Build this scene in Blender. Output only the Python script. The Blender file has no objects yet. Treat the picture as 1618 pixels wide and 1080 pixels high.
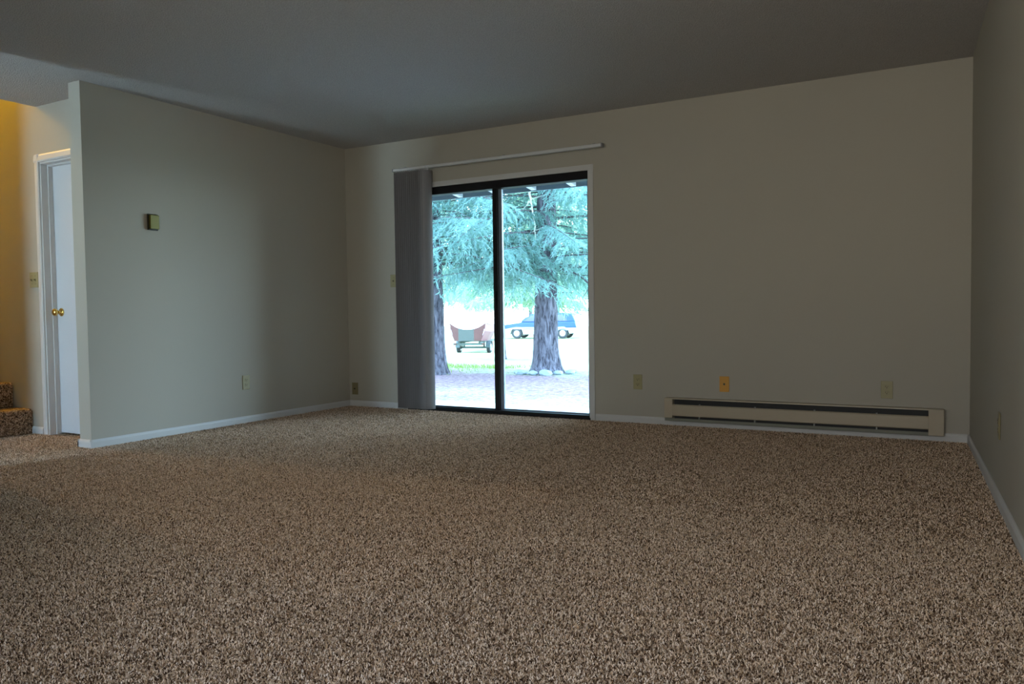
import bpy, bmesh, math, random
from math import sin, cos, pi, radians
from mathutils import Vector, Matrix
SC = bpy.context.scene
COL = SC.collection

# ------------------------------------------------------------------ camera
D = 5.704                      # far wall
def xl(y): return -4.932 - 0.0114*(D - y)     # left partition face
def xr(y): return 0.188 + 0.0343*(D - y)      # right wall face
H = 2.44
YR = -0.50                     # wall behind the camera
yaw, pitch, roll, hcam = 0.5041, -0.0381, -0.0131, 0.8727
cd = bpy.data.cameras.new('camera'); cam = bpy.data.objects.new('camera', cd); COL.objects.link(cam)
cd.sensor_width = 36; cd.lens = 1217.73/1618*36; cd.clip_start = 0.05; cd.clip_end = 500
fwd = Vector((-sin(yaw)*cos(pitch), cos(yaw)*cos(pitch), sin(pitch)))
rt = Vector((cos(yaw), sin(yaw), 0)); up = rt.cross(fwd)
r2 = cos(roll)*rt + sin(roll)*up; u2 = -sin(roll)*rt + cos(roll)*up
m = Matrix((r2, u2, -fwd)).transposed().to_4x4(); m.translation = (0, 0, hcam)
cam.matrix_world = m
SC.camera = cam

# ------------------------------------------------------------------ colour management, sky
SC.view_settings.view_transform = 'Standard'; SC.view_settings.look = 'None'
SC.view_settings.gamma = 1; SC.view_settings.use_curve_mapping = False
SC.view_settings.exposure = 0.0
w = bpy.data.worlds.new('World'); SC.world = w; w.use_nodes = True
nt = w.node_tree; nt.nodes.clear()
wo = nt.nodes.new('ShaderNodeOutputWorld'); bg = nt.nodes.new('ShaderNodeBackground')
tc = nt.nodes.new('ShaderNodeTexCoord'); sx = nt.nodes.new('ShaderNodeSeparateXYZ'); cr = nt.nodes.new('ShaderNodeValToRGB')
nt.links.new(tc.outputs['Generated'], sx.inputs[0]); nt.links.new(sx.outputs['Z'], cr.inputs[0])
cr.color_ramp.elements[0].position = 0.0; cr.color_ramp.elements[0].color = (0.92, 0.945, 1.0, 1)
cr.color_ramp.elements[1].position = 0.55; cr.color_ramp.elements[1].color = (0.52, 0.66, 1.0, 1)
nt.links.new(cr.outputs[0], bg.inputs['Color']); bg.inputs['Strength'].default_value = 18.0
nt.links.new(bg.outputs[0], wo.inputs[0])

def area(name, loc, rot, sx_, sy_, power, col, portal=False, spread=180):
    l = bpy.data.lights.new(name, 'AREA'); l.shape = 'RECTANGLE'; l.size = sx_; l.size_y = sy_
    l.energy = power; l.color = col; l.spread = radians(spread)
    if portal: l.cycles.is_portal = True
    o = bpy.data.objects.new(name, l); o.location = loc; o.rotation_euler = rot; COL.objects.link(o); return o
# daylight through the glass of the sliding door (portal only guides the sky's own light)
area('sliding_door_portal', (-3.34, 5.80, 1.0), (radians(-90), 0, 0), 1.8, 1.95, 1, (1, 1, 1), portal=True)
# daylight at the added, unseen rear window and the added glazed entry door
area('window_portal', (-0.875, YR-0.10, 1.275), (radians(90), 0, 0), 2.0, 0.60, 1, (1, 1, 1), portal=True)
area('entry_fill', (-5.55, YR-0.10, 1.10), (radians(90), 0, 0), 0.50, 1.85, 34, (0.70, 0.76, 1.0))  # lamp added on top of the sky light to brighten the hall
# stairwell lamp upstairs
pl = bpy.data.lights.new('stair_lamp_light', 'POINT'); pl.energy = 250; pl.color = (1.0, 0.58, 0.035); pl.shadow_soft_size = 0.06
plo = bpy.data.objects.new('stair_lamp_light', pl); plo.location = (-8.45, 2.85, 3.90); COL.objects.link(plo)

# ------------------------------------------------------------------ materials
MATS = {}
def mat(name, col, rough=0.6, metal=0.0, spec=0.5, bump=None, vary=None):
    """bump=(scale,strength,distance); vary=(scale, amount) mottles the base colour a little"""
    if name in MATS: return MATS[name]
    m_ = bpy.data.materials.new(name); m_.use_nodes = True; MATS[name] = m_
    n = m_.node_tree.nodes; L = m_.node_tree.links; b = n['Principled BSDF']
    b.inputs['Base Color'].default_value = (*col, 1); b.inputs['Roughness'].default_value = rough
    b.inputs['Metallic'].default_value = metal; b.inputs['Specular IOR Level'].default_value = spec
    t = n.new('ShaderNodeTexCoord')
    if vary is None: vary = (6, 0.04)
    ns = n.new('ShaderNodeTexNoise'); ns.inputs['Scale'].default_value = vary[0]; ns.inputs['Detail'].default_value = 4
    L.new(t.outputs['Object'], ns.inputs['Vector'])
    mx = n.new('ShaderNodeMix'); mx.data_type = 'RGBA'
    a = vary[1]; mx.inputs[6].default_value = (*[c*(1-a) for c in col], 1); mx.inputs[7].default_value = (*[min(1, c*(1+a)) for c in col], 1)
    L.new(ns.outputs['Fac'], mx.inputs[0]); L.new(mx.outputs[2], b.inputs['Base Color'])
    if bump:
        nb = n.new('ShaderNodeTexNoise'); nb.inputs['Scale'].default_value = bump[0]; nb.inputs['Detail'].default_value = 3
        L.new(t.outputs['Object'], nb.inputs['Vector'])
        bp = n.new('ShaderNodeBump'); bp.inputs['Strength'].default_value = bump[1]; bp.inputs['Distance'].default_value = bump[2]
        L.new(nb.outputs['Fac'], bp.inputs['Height']); L.new(bp.outputs[0], b.inputs['Normal'])
    return m_
M_wall = mat('cream_wall_paint', (0.445, 0.415, 0.355), 0.7, spec=0.3, bump=(140, 0.15, 0.002), vary=(1.2, 0.03))
M_trim = mat('white_trim_paint', (0.60, 0.595, 0.59), 0.45, vary=(3, 0.02))
M_ceil = mat('popcorn_ceiling_paint', (0.50, 0.475, 0.46), 0.95, spec=0.1, bump=(130, 0.9, 0.012), vary=(130, 0.35))
M_door = mat('white_door_paint', (0.70, 0.71, 0.74), 0.4, vary=(2, 0.02))
M_bronze = mat('dark_bronze_aluminium', (0.008, 0.007, 0.009), 0.5, 0.0, 0.3)
M_alu = mat('grey_aluminium', (0.24, 0.29, 0.36), 0.4, 0.2)
M_brass = mat('polished_brass', (0.80, 0.58, 0.18), 0.18, 1.0)
M_almond = mat('almond_plastic', (0.36, 0.32, 0.17), 0.4)
M_almondd = mat('darker_almond_plastic', (0.22, 0.18, 0.09), 0.4)
M_orange = mat('orange_tan_plastic', (0.66, 0.33, 0.05), 0.4)
M_slot = mat('dark_slot', (0.02, 0.018, 0.012), 0.7)
M_heat = mat('beige_heater_enamel', (0.46, 0.39, 0.29), 0.4)
M_heatg = mat('grey_green_heater_enamel', (0.20, 0.20, 0.16), 0.5)
M_heatd = mat('heater_fins_dark', (0.012, 0.012, 0.013), 0.6)
M_steel = mat('dull_steel', (0.30, 0.30, 0.29), 0.4, 0.8)
M_therm = mat('olive_gold_metal', (0.16, 0.135, 0.022), 0.35, 0.3)
M_thermd = mat('thermostat_dark_base', (0.02, 0.016, 0.006), 0.5)
M_rail = mat('white_head_rail', (0.66, 0.66, 0.67), 0.4)
M_black = mat('black_rubber', (0.02, 0.022, 0.025), 0.8)

def vane_mat():
    m_ = mat('pale_grey_vinyl_vane', (0.26, 0.25, 0.26), 0.5, vary=(60, 0.05))
    n = m_.node_tree.nodes; L = m_.node_tree.links; b = n['Principled BSDF']; o = n['Material Output']
    tr = n.new('ShaderNodeBsdfTranslucent'); tr.inputs[0].default_value = (0.45, 0.45, 0.47, 1)
    mx = n.new('ShaderNodeMixShader'); mx.inputs[0].default_value = 0.12
    L.new(b.outputs[0], mx.inputs[1]); L.new(tr.outputs[0], mx.inputs[2]); L.new(mx.outputs[0], o.inputs[0]); return m_
M_vane = vane_mat()

def glass_mat():
    m_ = bpy.data.materials.new('cool_tinted_window_glass'); m_.use_nodes = True; MATS['glass'] = m_
    n = m_.node_tree.nodes; L = m_.node_tree.links; n.remove(n['Principled BSDF']); o = n['Material Output']
    t = n.new('ShaderNodeBsdfTransparent'); t.inputs[0].default_value = (0.82, 0.96, 0.98, 1)  # cool tint put into the glass to blue the daylight and the view
    g = n.new('ShaderNodeBsdfGlossy'); g.inputs['Roughness'].default_value = 0.02
    fr = n.new('ShaderNodeFresnel'); fr.inputs[0].default_value = 1.3
    ns = n.new('ShaderNodeTexNoise'); ns.inputs['Scale'].default_value = 0.6
    bp = n.new('ShaderNodeBump'); bp.inputs['Strength'].default_value = 0.02; L.new(ns.outputs['Fac'], bp.inputs['Height'])
    L.new(bp.outputs[0], g.inputs['Normal'])
    mx = n.new('ShaderNodeMixShader'); L.new(fr.outputs[0], mx.inputs[0]); L.new(t.outputs[0], mx.inputs[1]); L.new(g.outputs[0], mx.inputs[2])
    L.new(mx.outputs[0], o.inputs[0]); return m_
M_glass = glass_mat()
M_glassw = M_glass.copy(); M_glassw.name = 'warm_tinted_glass'  # tint made up to warm the daylight from the unseen rear window
for q in M_glassw.node_tree.nodes:
    if q.type == 'BSDF_TRANSPARENT': q.inputs[0].default_value = (0.95, 0.92, 0.83, 1)

def carpet_mat():
    m_ = bpy.data.materials.new('speckled_brown_frieze_carpet'); m_.use_nodes = True
    n = m_.node_tree.nodes; L = m_.node_tree.links; b = n['Principled BSDF']
    b.inputs['Roughness'].default_value = 0.95; b.inputs['Specular IOR Level'].default_value = 0.05
    t = n.new('ShaderNodeTexCoord')
    wn = n.new('ShaderNodeTexNoise'); wn.inputs['Scale'].default_value = 90; wn.inputs['Detail'].default_value = 2
    L.new(t.outputs['Object'], wn.inputs['Vector'])
    mul = n.new('ShaderNodeVectorMath'); mul.operation = 'SCALE'; mul.inputs['Scale'].default_value = 0.011
    L.new(wn.outputs['Color'], mul.inputs[0])
    add = n.new('ShaderNodeVectorMath'); add.operation = 'ADD'; L.new(t.outputs['Object'], add.inputs[0]); L.new(mul.outputs[0], add.inputs[1])
    def vor(scale):
        v = n.new('ShaderNodeTexVoronoi'); v.inputs['Scale'].default_value = scale; L.new(add.outputs[0], v.inputs['Vector']); return v
    v1 = vor(135)
    sp = n.new('ShaderNodeSeparateColor'); L.new(v1.outputs['Color'], sp.inputs[0])
    cr_ = n.new('ShaderNodeValToRGB'); e = cr_.color_ramp.elements
    e[0].position = 0.0; e[0].color = (0.045, 0.024, 0.014, 1); e[1].position = 1.0; e[1].color = (0.66, 0.50, 0.38, 1)
    for p, c in ((0.16, (0.09, 0.05, 0.03)), (0.24, (0.24, 0.155, 0.095)), (0.6, (0.34, 0.225, 0.145)), (0.72, (0.52, 0.37, 0.26))):
        q = e.new(p); q.color = (*c, 1)
    L.new(sp.outputs[0], cr_.inputs[0])
    # broad mottling of the pile
    n2 = n.new('ShaderNodeTexNoise'); n2.inputs['Scale'].default_value = 28; n2.inputs['Detail'].default_value = 5; L.new(t.outputs['Object'], n2.inputs['Vector'])
    r2_ = n.new('ShaderNodeMapRange'); r2_.inputs['From Min'].default_value = 0.3; r2_.inputs['From Max'].default_value = 0.7
    r2_.inputs['To Min'].default_value = 0.8; r2_.inputs['To Max'].default_value = 1.2; L.new(n2.outputs['Fac'], r2_.inputs['Value'])
    n3 = n.new('ShaderNodeTexNoise'); n3.inputs['Scale'].default_value = 320; n3.inputs['Detail'].default_value = 2; L.new(t.outputs['Object'], n3.inputs['Vector'])
    r3 = n.new('ShaderNodeMapRange'); r3.inputs['From Min'].default_value = 0.35; r3.inputs['From Max'].default_value = 0.65
    r3.inputs['To Min'].default_value = 0.72; r3.inputs['To Max'].default_value = 1.28; L.new(n3.outputs['Fac'], r3.inputs['Value'])
    mm = n.new('ShaderNodeMath'); mm.operation = 'MULTIPLY'; L.new(r2_.outputs[0], mm.inputs[0]); L.new(r3.outputs[0], mm.inputs[1])
    vs = n.new('ShaderNodeVectorMath'); vs.operation = 'SCALE'; L.new(cr_.outputs[0], vs.inputs[0]); L.new(mm.outputs[0], vs.inputs['Scale'])
    L.new(vs.outputs[0], b.inputs['Base Color'])
    inv = n.new('ShaderNodeMath'); inv.operation = 'SUBTRACT'; inv.inputs[0].default_value = 1.0; L.new(v1.outputs['Distance'], inv.inputs[1])
    bp = n.new('ShaderNodeBump'); bp.inputs['Strength'].default_value = 0.9; bp.inputs['Distance'].default_value = 0.006
    L.new(inv.outputs[0], bp.inputs['Height']); L.new(bp.outputs[0], b.inputs['Normal'])
    return m_
M_carpet = carpet_mat()

def pile_mat():
    m_ = bpy.data.materials.new('carpet_yarn'); m_.use_nodes = True
    n = m_.node_tree.nodes; L = m_.node_tree.links; b = n['Principled BSDF']
    b.inputs['Roughness'].default_value = 0.9; b.inputs['Specular IOR Level'].default_value = 0.1
    a = n.new('ShaderNodeAttribute'); a.attribute_name = 'tuft'
    cr_ = n.new('ShaderNodeValToRGB'); e = cr_.color_ramp.elements
    e[0].position = 0.0; e[0].color = (0.06, 0.032, 0.02, 1); e[1].position = 1.0; e[1].color = (0.93, 0.77, 0.63, 1)
    for p, c in ((0.22, (0.10, 0.055, 0.03)), (0.28, (0.46, 0.32, 0.20)), (0.55, (0.64, 0.46, 0.30)), (0.68, (0.85, 0.66, 0.49))):
        q = e.new(p); q.color = (*c, 1)
    L.new(a.outputs['Fac'], cr_.inputs[0]); L.new(cr_.outputs[0], b.inputs['Base Color']); return m_
M_pile = pile_mat()
def ground_mat():
    m_ = bpy.data.materials.new('lawn_and_needle_litter'); m_.use_nodes = True
    n = m_.node_tree.nodes; L = m_.node_tree.links; b = n['Principled BSDF']; b.inputs['Roughness'].default_value = 0.95
    b.inputs['Specular IOR Level'].default_value = 0.1
    t = n.new('ShaderNodeTexCoord'); s = n.new('ShaderNodeSeparateXYZ'); L.new(t.outputs['Object'], s.inputs[0])
    nz = n.new('ShaderNodeTexNoise'); nz.inputs['Scale'].default_value = 1.1; nz.inputs['Detail'].default_value = 8; nz.inputs['Roughness'].default_value = 0.7
    L.new(t.outputs['Object'], nz.inputs['Vector'])
    # bed centre line y ~ 10.4 : |y-10.3| + noise
    a = n.new('ShaderNodeMath'); a.operation = 'SUBTRACT'; a.inputs[1].default_value = 9.9; L.new(s.outputs['Y'], a.inputs[0])
    ab = n.new('ShaderNodeMath'); ab.operation = 'ABSOLUTE'; L.new(a.outputs[0], ab.inputs[0])
    k = n.new('ShaderNodeMath'); k.operation = 'MULTIPLY_ADD'; k.inputs[1].default_value = 6.0; L.new(nz.outputs['Fac'], k.inputs[0]); L.new(ab.outputs[0], k.inputs[2])
    mr = n.new('ShaderNodeMapRange'); mr.inputs['From Min'].default_value = 4.1; mr.inputs['From Max'].default_value = 5.3; L.new(k.outputs[0], mr.inputs['Value'])
    f = n.new('ShaderNodeTexNoise'); f.inputs['Scale'].default_value = 14; f.inputs['Detail'].default_value = 6; f.inputs['Roughness'].default_value = 0.75
    L.new(t.outputs['Object'], f.inputs['Vector'])
    def ramp(c0, c1, p0=0.35, p1=0.65):
        r = n.new('ShaderNodeValToRGB'); r.color_ramp.elements[0].position = p0; r.color_ramp.elements[0].color = (*c0, 1)
        r.color_ramp.elements[1].position = p1; r.color_ramp.elements[1].color = (*c1, 1); L.new(f.outputs['Fac'], r.inputs[0]); return r
    dirt = ramp((0.07, 0.045, 0.05), (0.31, 0.21, 0.23)); grass = ramp((0.13, 0.19, 0.07), (0.42, 0.46, 0.30))
    mx = n.new('ShaderNodeMix'); mx.data_type = 'RGBA'; L.new(mr.outputs[0], mx.inputs[0]); L.new(dirt.outputs[0], mx.inputs[6]); L.new(grass.outputs[0], mx.inputs[7])
    L.new(mx.outputs[2], b.inputs['Base Color'])
    bp = n.new('ShaderNodeBump'); bp.inputs['Strength'].default_value = 0.6; bp.inputs['Distance'].default_value = 0.03
    L.new(f.outputs['Fac'], bp.inputs['Height']); L.new(bp.outputs[0], b.inputs['Normal']); return m_
M_ground = ground_mat()
M_patio = mat('pale_concrete', (0.55, 0.55, 0.53), 0.85, bump=(60, 0.3, 0.004), vary=(5, 0.12))
M_eave = mat('weathered_soffit_board', (0.10, 0.13, 0.16), 0.7)
M_rafter = mat('pale_rafter_paint', (0.55, 0.56, 0.6), 0.6)
M_fol = mat('blue_green_spruce_needles', (0.125, 0.215, 0.215), 0.7, spec=0.2, vary=(1.5, 0.45))
M_fol2 = mat('hazy_far_needles', (0.30, 0.42, 0.32), 0.8, spec=0.1, vary=(0.8, 0.35))  # haze of distance put into the paler needle colour
def translucent(m_, col, k):
    n = m_.node_tree.nodes; L = m_.node_tree.links
    tr = n.new('ShaderNodeBsdfTranslucent'); tr.inputs[0].default_value = (*col, 1); mx = n.new('ShaderNodeMixShader'); mx.inputs[0].default_value = k
    L.new(n['Principled BSDF'].outputs[0], mx.inputs[1]); L.new(tr.outputs[0], mx.inputs[2]); L.new(mx.outputs[0], n['Material Output'].inputs[0])
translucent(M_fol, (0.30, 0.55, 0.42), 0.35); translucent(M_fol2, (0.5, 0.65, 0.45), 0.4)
def bark_mat():
    m_ = mat('grey_brown_furrowed_bark', (0.115, 0.10, 0.115), 0.9, spec=0.1)
    n = m_.node_tree.nodes; L = m_.node_tree.links; b = n['Principled BSDF']
    t = n.new('ShaderNodeTexCoord'); mp = n.new('ShaderNodeMapping'); mp.inputs['Scale'].default_value = (22, 22, 5); L.new(t.outputs['Object'], mp.inputs[0])
    z = n.new('ShaderNodeTexNoise'); z.inputs['Scale'].default_value = 1; z.inputs['Detail'].default_value = 7; z.inputs['Roughness'].default_value = 0.65; z.inputs['Distortion'].default_value = 0.6; L.new(mp.outputs[0], z.inputs['Vector'])
    r = n.new('ShaderNodeValToRGB'); r.color_ramp.elements[0].position = 0.36; r.color_ramp.elements[0].color = (0.022, 0.02, 0.028, 1)
    r.color_ramp.elements[1].position = 0.64; r.color_ramp.elements[1].color = (0.17, 0.16, 0.19, 1); L.new(z.outputs['Fac'], r.inputs[0]); L.new(r.outputs[0], b.inputs['Base Color'])
    bp = n.new('ShaderNodeBump'); bp.inputs['Strength'].default_value = 1; bp.inputs['Distance'].default_value = 0.03; L.new(z.outputs['Fac'], bp.inputs['Height']); L.new(bp.outputs[0], b.inputs['Normal'])
    return m_
M_bark = bark_mat()
M_twig = mat('bare_twig_bark', (0.07, 0.06, 0.065), 0.9)
M_dead = mat('bleached_dead_wood', (0.55, 0.52, 0.46), 0.8)

# ------------------------------------------------------------------ mesh helpers
def box(bm, x0, x1, y0, y1, z0, z1, mtx=None):
    vs = [bm.verts.new((x, y, z)) for x in (x0, x1) for y in (y0, y1) for z in (z0, z1)]
    for f in ((0, 1, 3, 2), (4, 6, 7, 5), (0, 4, 5, 1), (2, 3, 7, 6), (0, 2, 6, 4), (1, 5, 7, 3)): bm.faces.new([vs[i] for i in f])
    if mtx is not None: bmesh.ops.transform(bm, matrix=mtx, verts=vs)
    return vs
def prism(bm, poly, z0, z1):
    """vertical prism over a plan polygon"""
    a = [bm.verts.new((x, y, z0)) for x, y in poly]; b = [bm.verts.new((x, y, z1)) for x, y in poly]
    bm.faces.new(a[::-1]); bm.faces.new(b); k = len(poly)
    for i in range(k): bm.faces.new((a[i], a[(i+1) % k], b[(i+1) % k], b[i]))
def extrude(bm, prof, p0, p1, udir, vdir):
    """profile (u,v) swept from p0 to p1"""
    p0, p1, udir, vdir = map(Vector, (p0, p1, udir, vdir))
    A = [bm.verts.new(p0 + udir*u + vdir*v) for u, v in prof]; B = [bm.verts.new(p1 + udir*u + vdir*v) for u, v in prof]
    k = len(prof); bm.faces.new(A[::-1]); bm.faces.new(B)
    for i in range(k): bm.faces.new((A[i], A[(i+1) % k], B[(i+1) % k], B[i]))
def tube(bm, pts, rad, seg=8, cap=True):
    pts = [Vector(p) for p in pts]; rings = []
    for i, p in enumerate(pts):
        t = (pts[min(i+1, len(pts)-1)] - pts[max(i-1, 0)]).normalized()
        ref = Vector((0, 0, 1)) if abs(t.z) < 0.9 else Vector((1, 0, 0))
        a = t.cross(ref).normalized(); b = t.cross(a); r = rad[i] if isinstance(rad, (list, tuple)) else rad
        rings.append([bm.verts.new(p + a*r*cos(2*pi*k/seg) + b*r*sin(2*pi*k/seg)) for k in range(seg)])
    for i in range(len(rings)-1):
        for k in range(seg): bm.faces.new((rings[i][k], rings[i][(k+1) % seg], rings[i+1][(k+1) % seg], rings[i+1][k]))
    if cap: bm.faces.new(rings[0][::-1]); bm.faces.new(rings[-1])
def lathe(bm, prof, seg=24, axis='z', mtx=None):
    """prof: list of (r, h)"""
    rings = []; new = []
    for r, h in prof:
        ring = []
        for k in range(seg):
            a = 2*pi*k/seg; c, s = r*cos(a), r*sin(a)
            v = bm.verts.new((c, s, h) if axis == 'z' else ((c, h, s) if axis == 'y' else (h, c, s))); ring.append(v); new.append(v)
        rings.append(ring)
    for i in range(len(rings)-1):
        for k in range(seg): bm.faces.new((rings[i][k], rings[i][(k+1) % seg], rings[i+1][(k+1) % seg], rings[i+1][k]))
    bm.faces.new(rings[0][::-1]); bm.faces.new(rings[-1])
    if mtx is not None: bmesh.ops.transform(bm, matrix=mtx, verts=new)
def obj(name, bm, material, parent=None, bevel=0, smooth=False, seg=2, **props):
    bmesh.ops.recalc_face_normals(bm, faces=bm.faces[:])
    me = bpy.data.meshes.new(name); bm.to_mesh(me); bm.free(); me.materials.append(material)
    if smooth:
        for p in me.polygons: p.use_smooth = True
    o = bpy.data.objects.new(name, me); COL.objects.link(o)
    if parent is not None: o.parent = parent
    if bevel:
        md = o.modifiers.new('bevel', 'BEVEL'); md.width = bevel; md.segments = seg; md.limit_method = 'ANGLE'; md.angle_limit = radians(40)
    for k, v in props.items(): o[k] = v
    return o
def nb(): return bmesh.new()
def bx(name, ext, material, parent=None, bevel=0, **props):
    b = nb(); box(b, *ext); return obj(name, b, material, parent, bevel, **props)
def struct(o): o['kind'] = 'structure'; return o
def tag(o, label, cat, group=None):
    o['label'] = label; o['category'] = cat
    if group: o['group'] = group
    return o
def thing(name, label, cat, loc=(0, 0, 0), rz=0, group=None):
    o = bpy.data.objects.new(name, None); o.empty_display_size = 0.1; COL.objects.link(o)
    o.location = loc; o.rotation_euler = (0, 0, rz); return tag(o, label, cat, group)
def copy_tree(o, parent=None):
    c = o.copy(); COL.objects.link(c); c.parent = parent
    for ch in list(o.children): copy_tree(ch, c)
    return c

# ------------------------------------------------------------------ room shell
DY = 3.36          # hall door wall plane
ZB = 0.024
def slab(name, poly, z0, z1, material): b = nb(); prism(b, poly, z0, z1); return struct(obj(name, b, material))
# carpeted floor (one piece through living room and hall)
slab('floor', [(-9.2, YR-0.12), (0.6, YR-0.12), (0.6, D+0.01), (-6.2, D+0.01), (-9.2, D+0.01)], -0.10, 0.0, M_carpet)
import numpy as np
rg = np.random.default_rng(3)
def pile(name, rects, label):
    P = []
    for x0, x1, y0, y1, dens in rects:
        n_ = int((x1-x0)*(y1-y0)*dens); P.append(np.c_[rg.uniform(x0, x1, n_), rg.uniform(y0, y1, n_)])
    P = np.vstack(P); keep = (P[:, 0] < 0.175 + 0.0343*(D-P[:, 1])) & ~((P[:, 0] < -4.93) & (P[:, 0] > -5.10) & (P[:, 1] > EY-0.015)) & ~((P[:, 0] < -5.10) & (P[:, 1] > DY-0.01))
    P = P[keep]; N = len(P)
    Ln = rg.uniform(.005, .010, N); az = rg.uniform(0, 2*pi, N); ti = rg.uniform(.1, 1.05, N); wd = rg.uniform(.0008, .0016, N); fa = rg.uniform(0, 2*pi, N)
    base_ = np.c_[P, np.full(N, -.001)]; dd = np.c_[np.sin(ti)*np.cos(az), np.sin(ti)*np.sin(az), np.cos(ti)]*Ln[:, None]
    sd = np.c_[np.cos(fa), np.sin(fa), np.zeros(N)]*wd[:, None]
    mid = base_ + dd*.5 + np.c_[np.zeros((N, 2)), Ln*.12]
    V = np.stack([base_-sd, base_+sd, mid+sd*1.15, mid-sd*1.15, base_+dd+sd*.8, base_+dd-sd*.8], 1).reshape(-1, 3)
    i0 = np.arange(N)*6; F = np.stack([np.stack([i0, i0+1, i0+2, i0+3], 1), np.stack([i0+3, i0+2, i0+4, i0+5], 1)], 1).reshape(-1)
    me = bpy.data.meshes.new(name); me.vertices.add(N*6); me.vertices.foreach_set('co', V.ravel().astype(np.float32))
    me.loops.add(len(F)); me.loops.foreach_set('vertex_index', F.astype(np.int32))
    me.polygons.add(2*N); me.polygons.foreach_set('loop_start', (np.arange(2*N)*4).astype(np.int32)); me.polygons.foreach_set('loop_total', np.full(2*N, 4, np.int32))
    at_ = me.attributes.new('tuft', 'FLOAT', 'FACE'); at_.data.foreach_set('value', np.repeat(rg.uniform(0, 1, N), 2).astype(np.float32))
    me.update(calc_edges=True); me.materials.append(M_pile); o = bpy.data.objects.new(name, me); COL.objects.link(o)
    tag(o, label, 'carpet'); o['kind'] = 'stuff'; return o
EY = 3.136
pile('carpet_pile', [(-4.93, .42, 0.9, 3.3, 70000), (-4.93, .25, 3.3, D-.015, 36000), (-6.0, -4.93, 1.6, DY-.01, 40000)], 'speckled brown frieze carpet pile covering the whole floor')
# far wall with the sliding door opening
OX0, OX1, OZ = -4.26, -2.43, 2.0
b = nb(); T = 0.13
box(b, -5.2, OX0, D, D+T, -0.1, H); box(b, OX1, 0.5, D, D+T, -0.1, H); box(b, OX0, OX1, D, D+T, OZ, H)
struct(obj('wall_back', b, M_wall))
# left partition: from the far wall to its free end
EY = 3.136
struct_l = slab('wall_left', [(xl(D), D), (xl(EY), EY), (xl(EY)-0.124, EY), (xl(D)-0.124, D)], 0.0, H, M_wall)
slab('wall_hall_shade', [(-6.0, YR), (-5.88, YR), (-5.88, 2.22), (-6.0, 2.22)], 0.0, H, M_wall)  # unseen wall added to keep entry daylight off the stair wall
slab('wall_right', [(xr(D), D), (xr(D)+0.13, D), (xr(YR)+0.13, YR), (xr(YR), YR)], 0.0, H, M_wall)
# divider between hall and living room nearer the camera (outside the frame; it shades the carpet)
slab('wall_divider', [(-4.90, YR), (-4.78, YR), (-4.78, 2.28), (-4.90, 2.28)], 0.0, H, M_wall)
# hall door wall, with door opening; it runs on as the stair side wall, up through the stairwell
DX0, DX1, DZ = -5.835, -5.15, 2.035
b = nb()
box(b, -9.1, DX0, DY, DY+0.115, 0, 2.44); box(b, DX1, xl(EY)-0.10, DY, DY+0.115, 0, 2.44); box(b, DX0, DX1, DY, DY+0.115, DZ, 2.44)
box(b, -9.1, -5.0, DY, DY+0.115, 2.44, 4.95)
struct(obj('wall_hall', b, M_wall))
# closet behind the hall door is closed off
b = nb(); box(b, -6.5, -5.0, 4.2, 4.3, 0, H); box(b, -6.5, -6.4, DY+.115, 4.2, 0, H); struct(obj('wall_closet', b, M_wall))
# rear wall with openings for the added window and entry door
WX0, WX1, WZ0, WZ1 = -1.90, 0.15, 0.90, 1.74
EX0, EX1, EZ = -5.85, -5.25, 2.05
b = nb()
box(b, -9.2, EX0, YR-0.12, YR, 0, H); box(b, EX0, EX1, YR-0.12, YR, EZ, H); box(b, EX1, WX0, YR-0.12, YR, 0, H)
box(b, WX0, WX1, YR-0.12, YR, 0, WZ0); box(b, WX0, WX1, YR-0.12, YR, WZ1, H); box(b, WX1, 0.6, YR-0.12, YR, 0, H)
struct(obj('wall_rear', b, M_wall))
# hall's far left wall, stair walls
SX = -5.86         # ceiling opening edge over the stairs
b = nb(); box(b, -9.2, -9.1, YR, D, 0, 4.95); struct(obj('wall_hall_left', b, M_wall))
b = nb(); box(b, -9.1, SX-0.2, 2.22, 2.32, 0, 4.95); box(b, SX-0.2, -5.0, 2.22, 2.32, 2.69, 4.95); struct(obj('wall_stair_side', b, M_wall))
b = nb(); box(b, -5.1, -5.0, 2.32, DY, 2.69, 4.95); struct(obj('wall_landing', b, M_wall))
bx('ceiling_landing', (-9.1, -5.0, 2.22, DY, 4.95, 5.05), M_ceil, kind='structure')
# ceiling with the stairwell opening
b = nb()
box(b, SX, 0.6, YR-0.12, D+0.0, H, 2.69); box(b, -9.2, SX, YR-0.12, 2.32, H, 2.69); box(b, -9.2, SX, DY+.115, D+0.0, H, 2.69)
struct(obj('ceiling', b, M_ceil))

# baseboards: small profile, top at 55 mm
BP = [(0, 0), (0.013, 0), (0.013, 0.040), (0.009, 0.050), (0.005, 0.056), (0, 0.056)]
def base(name, runs):
    b = nb()
    for p0, p1, out in runs: extrude(b, BP, (*p0, 0), (*p1, 0), (*out, 0), (0, 0, 1))
    return struct(obj(name, b, M_trim))
base('baseboard_back', [((xl(D)+.012, D), (OX0-0.045, D), (0, -1)), ((OX1+0.045, D), (xr(D)-.012, D), (0, -1))])
base('baseboard_left', [((xl(EY)+.0, EY-0.013), (xl(D), D), (1, 0.011))])
base('baseboard_partition_end', [((xl(EY)-0.137, EY), (xl(EY)+0.013, EY), (0, -1)), ((xl(EY)-0.124, EY-0.013), (xl(DY)-0.124, DY), (-1, 0))])
base('baseboard_right', [((xr(D), D), (xr(YR), YR), (-1, -0.034))])
base('baseboard_hall', [((-6.03, DY), (DX0-0.055, DY), (0, -1)), ((DX1+0.055, DY), (xl(EY)-0.13, DY), (0, -1))])

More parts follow.
